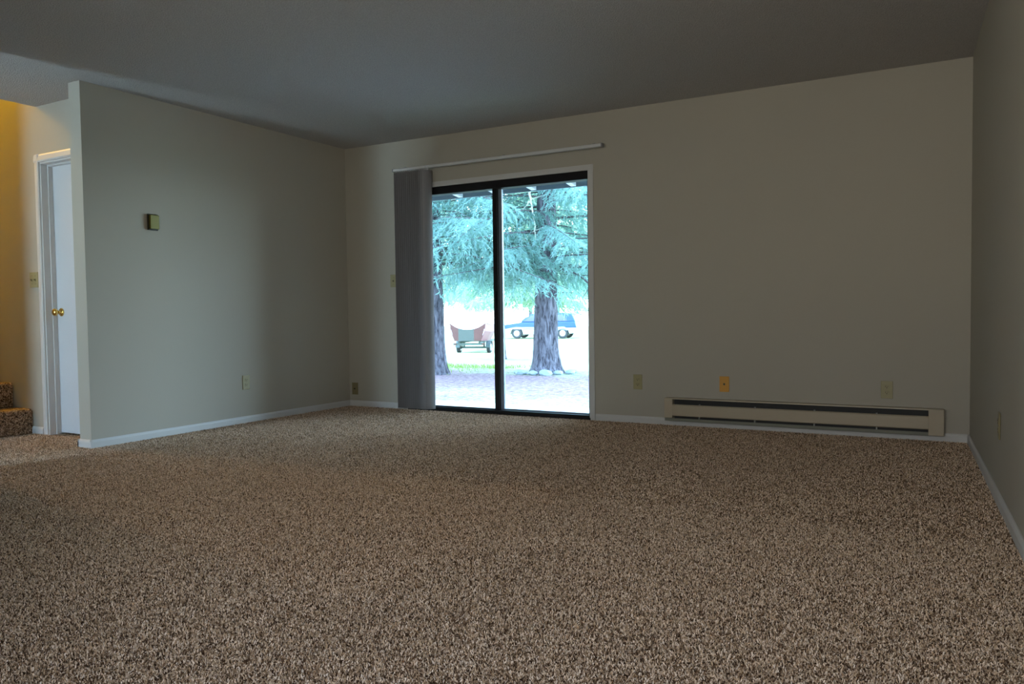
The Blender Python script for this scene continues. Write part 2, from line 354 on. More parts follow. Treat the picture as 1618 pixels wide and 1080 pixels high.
# ------------------------------------------------------------------ door_1: the sliding glass door
d1 = bpy.data.objects.new('door_1', None); COL.objects.link(d1); d1.location = ((OX0+OX1)/2, D, 0); struct(d1)
def loc_part(name, ext_list, material, parent, org, bevel=0, **kw):
    b = nb()
    for e in ext_list: box(b, e[0]-org[0], e[1]-org[0], e[2]-org[1], e[3]-org[1], e[4]-org[2], e[5]-org[2])
    return obj(name, b, material, parent, bevel, **kw)
o1 = d1.location
cw = 0.038
loc_part('casing', [(OX0-cw, OX0, D-0.010, D, 0, OZ+cw), (OX1, OX1+cw, D-0.010, D, 0, OZ+cw), (OX0, OX1, D-0.010, D, OZ, OZ+cw)], M_trim, d1, o1, label='narrow white trim around the opening')
loc_part('jamb', [(OX0, OX0+0.006, D-.01, D+T, 0.02, OZ), (OX1-0.006, OX1, D-.01, D+T, 0.02, OZ), (OX0+.006, OX1-.006, D-.01, D+T, OZ-0.006, OZ)], M_trim, d1, o1)
fr = loc_part('door_frame', [(OX0+.006, OX1-.006, D+0.004, D+0.10, OZ-0.072, OZ-0.006), (OX0+.006, OX1-.006, D+0.004, D+0.10, 0, 0.036),
     (OX0+.006, OX0+.03, D+0.03, D+0.10, .036, OZ-.072), (OX1-.028, OX1-.006, D+0.045, D+0.10, .036, OZ-.072)], M_bronze, d1, o1, 0.002, label='dark bronze metal outer frame')
MX = -3.335
sash = loc_part('sliding_panel', [(OX0+.03, OX0+.08, D+.035, D+.06, .03, OZ-.072), (MX-0.006, MX+.040, D+.035, D+.06, .03, OZ-.072),
     (OX0+.08, MX, D+.035, D+.06, .03, .045)], M_bronze, d1, o1, 0.002, label='black framed sliding panel on the left')
loc_part('pane', [(OX0+.08, MX, D+.046, D+.050, .045, OZ-.072)], M_glass, sash, (*o1,))
loc_part('pull_handle', [(MX+.006, MX+.020, D+.018, D+.035, .86, 1.06)], M_bronze, sash, o1, 0.003)
fx = loc_part('fixed_panel', [(MX+.02, MX+.068, D+.066, D+.092, .03, OZ-.072), (OX1-.045, OX1-.028, D+.066, D+.092, .03, OZ-.072),
     (MX+.068, OX1-.045, D+.066, D+.092, .03, .045)], M_alu, d1, o1, 0.002, label='grey metal framed fixed panel on the right')
loc_part('pane', [(MX+.068, OX1-.045, D+.077, D+.081, .045, OZ-.072)], M_glass, fx, (*o1,))

# ------------------------------------------------------------------ door_2: hall door
d2 = bpy.data.objects.new('door_2', None); COL.objects.link(d2); d2.location = ((DX0+DX1)/2, DY, 0); struct(d2); o2 = d2.location
c2 = 0.058
b = nb()
CP = [(0, 0), (c2, 0), (c2, 0.012), (c2-0.012, 0.016), (0.012, 0.012), (0, 0.008)]
extrude(b, CP, (DX0-o2.x-c2+.006, 0, 0), (DX0-o2.x-c2+.006, 0, DZ+c2-.006), (1, 0, 0), (0, -1, 0))
extrude(b, CP, (DX1-o2.x+c2-.006, 0, 0), (DX1-o2.x+c2-.006, 0, DZ+c2-.006), (-1, 0, 0), (0, -1, 0))
extrude(b, CP, (DX0-o2.x-c2+.006, 0, DZ+c2-.006), (DX1-o2.x+c2-.006, 0, DZ+c2-.006), (0, 0, -1), (0, -1, 0))
obj('casing', b, M_trim, d2)
loc_part('jamb', [(DX0-.0, DX0+.018, DY-.002, DY+.117, 0, DZ), (DX1-.018, DX1, DY-.002, DY+.117, 0, DZ), (DX0, DX1, DY-.002, DY+.117, DZ-.018, DZ),
    (DX0+.018, DX0+.030, DY+.045, DY+.078, 0, DZ-.018), (DX1-.030, DX1-.018, DY+.045, DY+.078, 0, DZ-.018), (DX0+.03, DX1-.03, DY+.045, DY+.078, DZ-.030, DZ-.018)], M_trim, d2, o2, 0.001)
sl = loc_part('door_slab', [(DX0+.021, DX1-.021, DY+.080, DY+.115, 0.012, DZ-.021)], M_door, d2, o2, 0.001, label='plain flush white door slab')
b = nb()
kx = DX0+.021+.060-o2.x
mk = Matrix.Translation((kx, 0.080, 0.92))
lathe(b, [(0.004, 0), (0.031, 0), (0.031, -0.006), (0.024, -0.011), (0.011, -0.014), (0.011, -0.030), (0.020, -0.036), (0.027, -0.046), (0.028, -0.054), (0.022, -0.064), (0.010, -0.068)], 28, 'y', mk)
obj('knob', b, M_brass, sl, smooth=True, label='round polished brass knob')
loc_part('strike_plate', [(DX0+.017, DX0+.0195, DY+.082, DY+.110, .865, .905)], M_thermd, d2, o2)

# ------------------------------------------------------------------ window_1 and door_3 added in the unseen rear wall to let in daylight
def glazed(name, x0, x1, z0, z1, bars):
    e = bpy.data.objects.new(name, None); COL.objects.link(e); e.location = ((x0+x1)/2, YR, z0); struct(e); oo = e.location
    f = 0.045
    L_ = [(x0, x0+f, YR-.09, YR-.03, z0, z1), (x1-f, x1, YR-.09, YR-.03, z0, z1), (x0+f, x1-f, YR-.09, YR-.03, z0, z0+f), (x0+f, x1-f, YR-.09, YR-.03, z1-f, z1)]
    for q in bars: L_.append((q-.02, q+.02, YR-.085, YR-.035, z0+f, z1-f))
    loc_part('frame', L_, M_trim, e, oo, 0.002); loc_part('pane', [(x0+f, x1-f, YR-.062, YR-.058, z0+f, z1-f)], M_glassw if name == 'window_1' else M_glass, e, oo)
glazed('window_1', WX0, WX1, WZ0, WZ1, [(WX0+WX1)/2]); glazed('door_3', EX0, EX1, 0.0, EZ, [])

# ------------------------------------------------------------------ staircase
R_, TR = 0.19, 0.255
NX = -6.035
st = thing('staircase', 'brown carpeted stairs rising left along the hall wall beside the white door', 'stairs', (NX, DY, 0))
for i in range(9):
    b = nb(); x1 = -i*TR; x0 = -9.1-NX+0.02; z1 = (i+1)*R_
    # rounded nosing profile in x-z, swept along y
    r = 0.03
    prof = [(x0, z1-R_), (x1, z1-R_), (x1+0.004, z1-r-0.01)] + [(x1+0.006-r+r*cos(a), z1-r+r*sin(a)) for a in [k*pi/2/6 for k in range(7)]] + [(x0, z1)]
    extrude(b, prof, (0, -1.02, 0), (0, -0.003, 0), (1, 0, 0), (0, 0, 1))
    obj('step', b, M_carpet, st, 0.008)

# ------------------------------------------------------------------ stairwell lamp upstairs (out of the frame)
sl_ = thing('ceiling_lamp', 'small warm ceiling lamp above the stairs', 'lamp', (-8.45, 2.85, 4.95))
b = nb(); lathe(b, [(0.002, 0), (0.08, 0), (0.08, -0.02), (0.02, -0.04), (0.012, -0.05), (0.012, -0.9), (0.03, -0.93), (0.03, -0.97), (0.002, -0.97)], 24); obj('canopy', b, M_brass, sl_, smooth=True)

# ------------------------------------------------------------------ wall plates
def plate(parent, w_, h_, material, t=0.006):
    return bx('plate', (-w_/2, w_/2, -t, 0.0005, -h_/2, h_/2), material, parent, 0.0022)
def screw(parent, x, z, material):
    b = nb(); lathe(b, [(0.0005, -0.0055), (0.0032, -0.0055), (0.0030, -0.0072), (0.0005, -0.0075)], 12, 'y', Matrix.Translation((x, 0, z))); return obj('screw', b, material, parent)
def outlet(label, loc, rz, material, group='duplex outlets along the walls'):
    t = thing('wall_outlet', label, 'outlet', loc, rz, None)
    plate(t, 0.072, 0.116, material)
    for s in (-1, 1):
        b = nb(); zc = s*0.0195
        ring = [(0.0165*cos(a), max(-0.0125, min(0.0125, 0.0175*sin(a)))) for a in [2*pi*k/24 for k in range(24)]]
        A = [b.verts.new((x, -0.0055, zc+z)) for x, z in ring]; B = [b.verts.new((x*0.96, -0.0085, zc+z*0.96)) for x, z in ring]
        b.faces.new(A); b.faces.new(B[::-1])
        for k in range(24): b.faces.new((A[k], A[(k+1) % 24], B[(k+1) % 24], B[k]))
        rc = obj('receptacle', b, material, t)
        b = nb(); box(b, -0.0075, -0.0050, -0.0090, -0.008, zc-0.001, zc+0.0075); box(b, 0.0050, 0.0075, -0.0090, -0.008, zc-0.000, zc+0.0068)
        lathe(b, [(0.0005, -0.008), (0.0030, -0.008), (0.0030, -0.0090), (0.0005, -0.0090)], 12, 'y', Matrix.Translation((0, 0, zc-0.0065)))
        obj('slots', b, M_slot, rc)
    screw(t, 0, 0, material); return t
outlet('almond duplex outlet low on the left partition wall', (xl(4.45)+0.0005, 4.452, 0.332), pi/2, M_almond)
outlet('almond duplex outlet low on the far wall, just right of the sliding door', (-2.033, D, 0.322), 0, M_almond)
outlet('almond duplex outlet above the right end of the baseboard heater', (-0.290, D, 0.325), 0, M_almond)
outlet('almond duplex outlet low on the right-hand wall, seen edge-on', (xr(3.995)-0.0005, 3.995, 0.347), -pi/2, M_almondd)
def switch(label, loc, rz, w_, toggles, material):
    t = thing('light_switch', label, 'light switch', loc, rz); plate(t, w_, 0.116, material)
    for x in toggles:
        b = nb(); extrude(b, [(-0.006, -0.005), (-0.006, -0.018), (-0.0005, -0.0195), (0.010, -0.006), (0.010, -0.005)], (x-0.0045, 0, 0), (x+0.0045, 0, 0), (0, 0, -1), (0, 1, 0)); obj('toggle', b, M_almondd, t, 0.0008)
        screw(t, x, 0.030, M_almondd); screw(t, x, -0.030, M_almondd)
    return t
switch('almond light switch on the far wall beside the stacked vertical blinds', (-4.380, D, 1.178), 0, 0.072, [0], M_almond)
switch('almond double light switch on the stair wall left of the white door', (-5.952, DY, 1.165), 0, 0.108, [-0.023, 0.023], M_almond)
t = thing('phone_jack', 'orange-tan phone jack plate above the left part of the heater', 'phone jack', (-1.366, D, 0.327))
plate(t, 0.070, 0.114, M_orange, 0.008)
bx('socket', (-0.007, 0.007, -0.0105, -0.007, -0.008, 0.008), M_almondd, t, 0.001); bx('opening', (-0.004, 0.004, -0.0112, -0.010, -0.004, 0.004), M_slot, t)
screw(t, 0, 0.042, M_orange); screw(t, 0, -0.042, M_orange)
t = thing('cable_jack', 'dark almond cable jack plate low near the far left corner', 'cable jack', (-4.863, D, 0.168))
plate(t, 0.070, 0.114, M_almondd)
b = nb(); lathe(b, [(0.0005, -0.005), (0.0065, -0.005), (0.0065, -0.009), (0.0045, -0.009), (0.0045, -0.018), (0.0005, -0.018)], 12, 'y'); obj('connector', b, M_slot, t)
screw(t, 0, 0.042, M_almondd); screw(t, 0, -0.042, M_almondd)
# thermostat
t = thing('thermostat', 'olive-gold thermostat with dark edges on the left partition wall', 'thermostat', (xl(3.64)+0.0005, 3.640, 1.556), pi/2)
bx('back_plate', (-0.041, 0.041, -0.012, 0.0005, -0.058, 0.058), M_thermd, t, 0.003)
bx('cover', (-0.036, 0.038, -0.030, -0.012, -0.050, 0.050), M_therm, t, 0.004)
b = nb(); lathe(b, [(0.0005, 0.000), (0.009, 0.000), (0.009, 0.008), (0.0005, 0.008)], 20, 'z', Matrix.Translation((0.012, -0.020, 0.048))); obj('dial', b, M_thermd, t)

# ------------------------------------------------------------------ baseboard heater
HX0, HX1, HZ0 = -1.802, 0.046, 0.043
ht = thing('baseboard_heater', 'long beige electric baseboard heater under the jacks on the far wall', 'heater', ((HX0+HX1)/2, D, HZ0))
hl = (HX1-HX0)/2; dp = 0.066
yb = -0.014
b = nb()   # housing: back, top lip, bottom rail
box(b, -hl+.006, hl-.006, -0.022, yb+.0145, 0.0, 0.172)
extrude(b, [(-0.012, 0.172), (-dp, 0.172), (-dp-0.002, 0.163), (-dp+0.002, 0.163), (-dp+0.004, 0.168), (-0.012, 0.168)], (-hl+.004, 0, 0), (hl-.004, 0, 0), (0, 1, 0), (0, 0, 1))
obj('housing', b, M_heat, ht, 0.001)
b = nb(); extrude(b, [(-0.014, 0.0), (-dp, 0.0), (-dp, 0.021), (-dp+0.004, 0.021), (-dp+0.004, 0.004), (-0.014, 0.004)], (-hl+.004, 0, 0), (hl-.004, 0, 0), (0, 1, 0), (0, 0, 1)); obj('bottom_rail', b, M_heatg, ht)
b = nb(); extrude(b, [(-dp+0.002, 0.038), (-dp-0.002, 0.044), (-dp-0.002, 0.118), (-dp+0.008, 0.125), (-dp+0.010, 0.122), (-dp+0.002, 0.114), (-dp+0.005, 0.040)], (-hl+.062, 0, 0), (hl-.088, 0, 0), (0, 1, 0), (0, 0, 1)); obj('front_panel', b, M_heat, ht)
bx('end_cap', (-hl, -hl+.064, -dp-0.003, -0.0135, 0.022, 0.1715), M_heat, ht, 0.003); bx('end_cap', (hl-.090, hl, -dp-0.003, -0.0135, 0.0, 0.1715), M_heat, ht, 0.003)
b = nb()
for k in range(150): x = -hl+.075+k*(2*hl-.175)/149; box(b, x-.0006, x+.0006, -dp+.018, -0.024, 0.045, 0.118)
tube(b, [(-hl+.07, -0.038, 0.08), (hl-.095, -0.038, 0.08)], 0.009, 10)
obj('heating_fins', b, M_heatd, ht)
bx('deflector', (-hl+.065, hl-.09, -0.0235, -0.0222, 0.004, 0.166), M_heatd, ht)
for x in (-0.66, -0.26, 0.14, 0.53):
    bx('bracket', (x-.004, x+.004, -dp+.0045, -0.030, 0.118, 0.130), M_steel, ht); bx('bracket', (x-.004, x+.004, -dp+.0045, -0.030, 0.004, 0.036), M_steel, ht)

# ------------------------------------------------------------------ vertical blinds
RY = D-0.085
bl = thing('vertical_blinds', 'pale grey vertical blinds stacked at the left side of the sliding door', 'blinds', (-3.30, RY, 2.160))
b = nb(); extrude(b, [(-0.020, -0.012), (0.020, -0.012), (0.020, 0.012), (0.013, 0.0125), (-0.013, 0.0125), (-0.020, 0.008)], (-4.287+3.30, 0, 0), (-2.284+3.30, 0, 0), (0, 1, 0), (0, 0, 1))
obj('head_rail', b, M_rail, bl, 0.002)
for x in (-4.292, -2.279): bx('end_cap', (x+3.30-.006, x+3.30+.006, -.0215, .0215, -.0135, .0135), M_vane, bl, 0.002)
for x in (-4.225, -3.20, -2.385):
    b = nb(); box(b, x+3.30-.012, x+3.30+.012, -0.006, 0.084, 0.0128, 0.0160); box(b, x+3.30-.012, x+3.30+.012, 0.082, 0.085, 0.0160, 0.040); obj('mounting_bracket', b, M_steel, bl)
NV = 15
vb = nb()
def vane_bm(hgt=2.105):
    b_ = nb(); n = 8; W = 0.089
    fr_ = []; bk = []
    for k in range(n+1):
        u = -W/2 + W*k/n; c = 0.009*(1-(2*u/W)**2)
        fr_.append((c, u)); bk.append((c-0.0012, u))
    prof = fr_ + bk[::-1]
    A = [b_.verts.new((x, y, -hgt)) for x, y in prof]; B = [b_.verts.new((x, y, 0)) for x, y in prof]; k2 = len(prof)
    for i in range(k2): b_.faces.new((A[i], A[(i+1) % k2], B[(i+1) % k2], B[i]))
    for i in range(n):
        b_.faces.new((A[i], A[i+1], A[k2-2-i], A[k2-1-i])); b_.faces.new((B[i], B[i+1], B[k2-2-i], B[k2-1-i]))
    return b_
vb.free()
v0 = obj('vane', vane_bm(), M_vane, bl, smooth=False)
b = nb(); box(b, -0.0015, 0.0025, -0.008, 0.008, 0.0, 0.016); c0 = obj('carrier', b, M_rail, v0)
for i in range(NV):
    v = v0 if i == 0 else v0.copy()
    if i: COL.objects.link(v); v.parent = bl; cc = c0.copy(); COL.objects.link(cc); cc.parent = v
    x = -4.255 + 0.0225*i
    v.location = (x+3.30, 0, -0.0285); v.rotation_euler = (0, 0, radians([-6, -4, -7, -5][i % 4]))
    if i >= NV-3: v.location.x += 0.003*(i-NV+4); v.rotation_euler = (0, 0, radians(-14-11*(i-NV+3)))
b = nb(); tube(b, [(0.675-.55-3.97+3.30-.1, -0.024, -0.012), (0.675-.55-3.97+3.30-.1, -0.026, -0.9)], 0.0035, 6); b.free()
bx('cord_hook', (-3.935+3.30, -3.931+3.30, -0.026, -0.020, -0.030, 0.004), M_rail, bl); bx('cord_hook', (-3.905+3.30, -3.901+3.30, -0.026, -0.020, -0.030, 0.004), M_rail, bl)

# ------------------------------------------------------------------ outside: ground, patio, eaves
def gz(y): return -0.15 if y < 12 else (-0.15-0.0427*(y-12) if y < 29 else min(-0.745, -0.876+0.0094*(y-29)))
b = nb(); ys = [D+T, 8, 10, 12, 16, 20, 24, 29, 43, 80]; xs = [-70, -30, -15, -8, -3, 5, 15, 30]
gv = [[b.verts.new((x, y, gz(y))) for x in xs] for y in ys]
for i in range(len(ys)-1):
    for j in range(len(xs)-1): b.faces.new((gv[i][j], gv[i][j+1], gv[i+1][j+1], gv[i+1][j]))
struct(obj('lawn', b, M_ground))
bx('patio', (-6.2, -0.8, D+T, 7.3, -0.16, -0.12), M_patio, kind='structure')
b = nb()
box(b, -9.5, 3, 6.62, 6.645, 2.035, 2.20)
EV = obj('trim_1', b, M_eave, kind='structure')
b = nb(); extrude(b, [(D+T-.0, 2.50), (6.645, 2.20), (6.645, 2.22), (D+T-.0, 2.52)], (-9.5, 0, 0), (3, 0, 0), (0, 1, 0), (0, 0, 1)); obj('trim_2', b, M_eave, kind='structure')
b = nb()
for k in range(28):
    x = -9.2 + 0.415*k
    extrude(b, [(D+T, 2.14), (6.62, 2.040), (6.62, 2.15), (D+T, 2.42)], (x-.025, 0, 0), (x+.025, 0, 0), (0, 1, 0), (0, 0, 1))
obj('trim_3', b, M_rafter, kind='structure')

# ------------------------------------------------------------------ conifers
def blade(V, F, p, d, n_, wd):
    i = len(V); s = d.cross(n_); 
    if s.length < 1e-6: s = Vector((1, 0, 0))
    s = s.normalized()*wd
    V.extend([p - s, p + s, p + d + s*0.3, p + d - s*0.3]); F.append((i, i+1, i+2, i+3))
def conifer(rnd, height, rad0, lean, boughs, zlow, blen, twigs, needles, nl, nw, fol_mat, dens_up=1.0):
    """returns (trunk bm, branches bm, foliage V,F) around the origin"""
    tb = nb(); N = 26; rings = []
    zs = [-0.15] + [0.0, 0.06, 0.14, 0.26, 0.42, 0.65] + [0.65 + (height-0.65)*(k/19)**1.15 for k in range(1, 20)]
    cen = lambda z: Vector((lean[0]*z, lean[1]*z, 0))
    for z in zs:
        fl = 1 + 0.42*math.exp(-max(z, 0)/0.16)
        r = rad0*fl*(1 - 0.8*max(z, 0)/height)
        ring = []
        for k in range(N):
            a = 2*pi*k/N; rr = r*(1 + 0.05*sin(3*a+1)*math.exp(-max(z, 0)/0.5)*2 + 0.025*sin(7*a+z*3) + rnd.uniform(-0.02, 0.02))
            c = cen(z); ring.append(tb.verts.new((c.x+rr*cos(a), c.y+rr*sin(a), z)))
        rings.append(ring)
    for i in range(len(rings)-1):
        for k in range(N): tb.faces.new((rings[i][k], rings[i][(k+1) % N], rings[i+1][(k+1) % N], rings[i+1][k]))
    bb = nb(); V = []; F = []
    for q in range(boughs):
        z0 = zlow + (height*0.97-zlow)*(q/boughs)**dens_up
        az = q*2.399 + rnd.uniform(-.3, .3); L = blen*(1-0.86*(z0-zlow)/(height-zlow))*rnd.uniform(.7, 1.1)
        dr = Vector((cos(az), sin(az), 0)); sd = Vector((-sin(az), cos(az), 0))
        droop = rnd.uniform(0.25, 0.5); pts = []
        for k in range(9):
            s = k/8; pts.append(cen(z0) + dr*(s*L) + Vector((0, 0, z0 + L*(0.10*s - droop*s*s + 0.16*s**3))) + sd*(0.12*L*sin(s*2+q)*s))
        tube(bb, pts, [max(0.004, 0.016*L/2*(1-s*.9/8)) for s in range(9)], 5, False)
        for tw in range(twigs):
            s = 0.12 + 0.88*(tw/twigs); fi = s*8; i0 = min(7, int(fi)); p = pts[i0].lerp(pts[i0+1], fi-i0)
            side = 1 if tw % 2 else -1
            tl = (0.16+0.32*(1-abs(s-.45)))*L*0.42*rnd.uniform(.6, 1.2)
            td = (sd*side*rnd.uniform(.5, 1) + dr*rnd.uniform(.3, .9) + Vector((0, 0, rnd.uniform(-1.15, -.15)))).normalized()
            prev = p
            for nd in range(needles):
                u = nd/needles; c = p + td*(tl*u) + Vector((0, 0, -tl*0.35*u*u))
                d_ = (td*0.8 + Vector((rnd.uniform(-1, 1), rnd.uniform(-1, 1), rnd.uniform(-1, .5)))*0.75).normalized()*nl*rnd.uniform(.6, 1.3)
                blade(V, F, c, d_, Vector((rnd.uniform(-1, 1), rnd.uniform(-1, 1), rnd.uniform(-1, 1))), nw)
    return tb, bb, V, F
def tree_obj(label, loc, args, group=None, extra=None):
    t = thing('spruce_tree', label, 'tree', loc, 0, group)
    tb, bb, V, F = conifer(*args)
    obj('trunk', tb, M_bark, t, smooth=True); obj('branches', bb, M_twig, t)
    me = bpy.data.meshes.new('foliage'); me.from_pydata([tuple(v) for v in V], [], F); me.materials.append(args[11])
    f = bpy.data.objects.new('foliage', me); COL.objects.link(f); f.parent = t
    return t
rnd = random.Random(5)
T1 = tree_obj('large spruce with thick furrowed trunk and pale stones at its foot, right pane', (-5.77, 11.62, -0.15),
    (rnd, 8.5, 0.215, (0.018, 0.0), 110, 1.75, 2.9, 54, 24, 0.075, 0.0075, M_fol, 1.25))
T2 = tree_obj('spruce with straight trunk partly hidden by the blinds, seen through the left pane', (-7.40, 10.75, -0.15),
    (rnd, 8.5, 0.165, (-0.006, 0.0), 110, 1.85, 2.9, 54, 24, 0.075, 0.0075, M_fol, 1.25))
# bleached dead limb hanging on the big trunk, and a few bare boughs
def path_tube(name, paths, parent, material):
    b_ = nb()
    for pts, r0 in paths:
        P = [Vector(p) for p in pts]; S = []
        for i in range(len(P)-1):
            for k in range(5):
                S.append(P[i].lerp(P[i+1], k/5) + Vector((rnd.uniform(-.01, .01), 0, rnd.uniform(-.008, .008))))
        S.append(P[-1]); tube(b_, S, [r0*(1-.75*i/(len(S)-1)) for i in range(len(S))], 6)
    return obj(name, b_, material, parent)
path_tube('dead_limb', [([(-.06, -.40, 3.00), (-.02, -.44, 2.80), (.04, -.44, 2.55), (.07, -.45, 2.2)], .022), ([(-.03, -.43, 2.84), (-.25, -.5, 2.55)], .010),
    ([(.0, -.43, 2.85), (.38, -.5, 2.92)], .010), ([(.05, -.45, 2.35), (-.2, -.52, 2.15)], .008), ([(.05, -.45, 2.35), (.35, -.5, 2.40)], .008)], T1, M_dead)
path_tube('bare_bough', [([(.2, 0, 1.75), (.7, -.15, 1.62), (1.1, -.2, 1.30), (1.25, -.2, 1.0)], .022), ([(.75, -.15, 1.6), (1.1, -.3, 1.62)], .01), ([(.9, -.17, 1.45), (.75, -.3, 1.15)], .008),
    ([(-.2, -.1, 1.62), (-.6, -.2, 1.55), (-.95, -.3, 1.50)], .012), ([(-.3, -.1, 1.52), (-.7, -.2, 1.46), (-.9, -.25, 1.36)], .009)], T1, M_twig)
path_tube('bare_bough', [([(.1, -.1, 3.2), (.6, -.3, 3.05), (1.2, -.5, 3.02), (1.9, -.6, 3.0)], .026), ([(.3, -.2, 2.7), (.8, -.5, 2.62), (1.3, -.7, 2.38)], .014), ([(.1, -.1, 2.1), (.5, -.4, 2.0), (.9, -.6, 2.05)], .016),
    ([(.15, -.1, 1.85), (.5, -.3, 1.8), (.85, -.5, 1.82)], .012), ([(.15, -.1, 1.72), (.4, -.3, 1.50), (.75, -.4, 1.46)], .009)], T2, M_twig)
# further trees across the lawn, standing apart
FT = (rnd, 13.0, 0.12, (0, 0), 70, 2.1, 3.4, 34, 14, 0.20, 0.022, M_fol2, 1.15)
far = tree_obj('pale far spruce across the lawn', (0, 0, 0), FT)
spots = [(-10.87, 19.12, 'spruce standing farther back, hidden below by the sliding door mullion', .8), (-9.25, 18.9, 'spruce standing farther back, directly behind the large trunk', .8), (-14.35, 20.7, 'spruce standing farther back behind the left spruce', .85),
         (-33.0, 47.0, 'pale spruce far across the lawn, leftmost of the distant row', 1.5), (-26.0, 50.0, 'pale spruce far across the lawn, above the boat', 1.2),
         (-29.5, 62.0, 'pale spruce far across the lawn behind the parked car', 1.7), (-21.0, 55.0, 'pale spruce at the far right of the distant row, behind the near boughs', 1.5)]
for i, (x, y, lab, s) in enumerate(spots):
    o = far if i == 0 else copy_tree(far)
    o.location = (x, y, gz(y)); o.scale = (s, s, s); o.rotation_euler = (0, 0, i*1.3); tag(o, lab, 'tree', 'trees across the lawn')
# pale stones at the foot of the big trunk
M_stone = mat('pale_bluish_stone', (0.22, 0.27, 0.30), 0.8, bump=(20, .5, .01), vary=(9, .2))
ORD = ['leftmost', 'second', 'third', 'middle', 'third from right', 'second from right', 'rightmost']
for i, sz in enumerate([.085, .105, .095, .115, .09, .10, .08]):
    b = nb(); bmesh.ops.create_icosphere(b, subdivisions=2, radius=1)
    for v in b.verts: v.co *= 1+rnd.uniform(-.12, .12)
    a_ = radians(-64-81+27*i); rr = .50 if i % 2 else .46
    o = obj('stone', b, M_stone, None, smooth=False); o.scale = (sz, sz*.85, sz*.5); o.location = (-5.77+rr*cos(a_), 11.62+rr*sin(a_), -0.15+sz*.30); o.rotation_euler = (0, 0, i)
    tag(o, ORD[i] + ' pale stone (counted left to right) at the foot of the large spruce', 'stone', 'stones at the foot of the large spruce')
# grass tufts between the trees
V = []; F = []
for k in range(2600):
    x = rnd.uniform(-11, -6.95); y = rnd.gauss(12.6, .7)
    blade(V, F, Vector((x, y, gz(y)-.005)), Vector((rnd.uniform(-.03, .03), rnd.uniform(-.03, .03), rnd.uniform(.03, .09))), Vector((rnd.uniform(-1, 1), rnd.uniform(-1, 1), 0)), .005)
me = bpy.data.meshes.new('grass'); me.from_pydata([tuple(v) for v in V], [], F); me.materials.append(mat('yellow_green_grass', (.17, .25, .04), .8))
o = bpy.data.objects.new('grass', me); COL.objects.link(o); tag(o, 'sparse yellow-green grass blades growing behind the left spruce trunk', 'grass'); o['kind'] = 'stuff'

# ------------------------------------------------------------------ boat on a trailer
M_red = mat('shaded_stern_red', (.075, .018, .016), .5, vary=(3, .25)); M_pink = mat('lit_hull_red', (.17, .055, .07), .5, vary=(3, .2))  # one boat red: lit hull side lighter, shaded stern darker, in the colour
M_gry = mat('grey_green_panel', (.045, .052, .047), .6); M_white = mat('white_gelcoat', (.8, .8, .8), .4); M_chas = mat('dark_galvanised', (.07, .09, .09), .6, .3)
BZ = gz(29.0)
tx, ty = BOAT = (-17.86, 28.92)
ba = radians(18)      # bow direction, measured from +y toward +x handled by rotation
tr = thing('boat_trailer', 'dark small boat trailer standing on the grass under the red boat', 'trailer', (tx, ty, BZ), ba)
b = nb()
for s in (-1, 1): box(b, s*.45-.04, s*.45+.04, -.9, 2.6, .45, .53)
box(b, -.58, .58, -.05, .05, .20, .28); box(b, -.7, .7, -.92, -.84, .38, .46); box(b, -.5, .5, 1.4, 1.48, .45, .53)
for s in (-1, 1): box(b, s*.45-.03, s*.45+.03, -.05, .05, .28, .45)
tube(b, [(-.45, 2.6, .49), (0, 3.6, .46)], .04, 6); tube(b, [(.45, 2.6, .49), (0, 3.6, .46)], .04, 6); tube(b, [(0, 3.6, .46), (0, 4.2, .44)], .04, 6); tube(b, [(0, 3.7, .46), (0, 3.7, .0)], .03, 6)
obj('chassis', b, M_chas, tr)
for s in (-1, 1):
    b = nb(); lathe(b, [(.10, -.08), (.22, -.08), (.245, -.05), (.245, .05), (.22, .08), (.10, .08)], 24, 'x', Matrix.Translation((s*.68, 0, .245))); wh = obj('wheel', b, M_black, tr)
    b = nb(); lathe(b, [(.02, -.06), (.12, -.085), (.14, -.085), (.14, .085), (.12, .085), (.02, .06)], 20, 'x', Matrix.Translation((s*.68, 0, .245))); obj('rim', b, M_white, wh)
    b = nb()
    for k in range(8):
        a0, a1 = pi*k/8, pi*(k+1)/8
        vs = [b.verts.new((s*.68+dx, .285*cos(a), .245+.285*sin(a))) for a in (a0, a1) for dx in (-.10, .10)]; b.faces.new((vs[0], vs[1], vs[3], vs[2]))
    fo = obj('fender', b, M_chas, tr); md = fo.modifiers.new('thick', 'SOLIDIFY'); md.thickness = .01
for s in (-1, 1): bx('tail_light', (s*.62-.06, s*.62+.06, -.95, -.92, .38, .46), M_red, tr)
bt = thing('boat', 'open red and grey boat with pale gunwale resting on the trailer', 'boat', (tx, ty, BZ+.545), ba)
# hull cross-sections from stern (-y) to bow (+y): (y, half beam top, half beam bottom, z bottom, z top mid, z top side)
secs = [(-1.15, .78, .58, .02, .62, .78), (-.2, .84, .62, .0, .64, .70), (.9, .80, .55, .0, .66, .74), (1.9, .60, .35, .04, .74, .82), (2.7, .30, .12, .14, .84, .92), (3.1, .06, .03, .30, .94, .98)]
b = nb(); S_ = []
for y, wt, wb, z0, zm, zt in secs:
    S_.append([b.verts.new(p) for p in ((-wt, y, zt), (-wt*.97+.03*0, y, zt*.55), (-wb, y, z0), (wb, y, z0), (wt*.97, y, zt*.55), (wt, y, zt))])
for i in range(len(S_)-1):
    for k in range(5): b.faces.new((S_[i][k], S_[i][k+1], S_[i+1][k+1], S_[i+1][k]))
b.faces.new(S_[-1])
hu = obj('hull', b, M_pink, bt); hu.data.materials.append(M_white); md = hu.modifiers.new('thick', 'SOLIDIFY'); md.thickness = .03; md.material_offset = 1
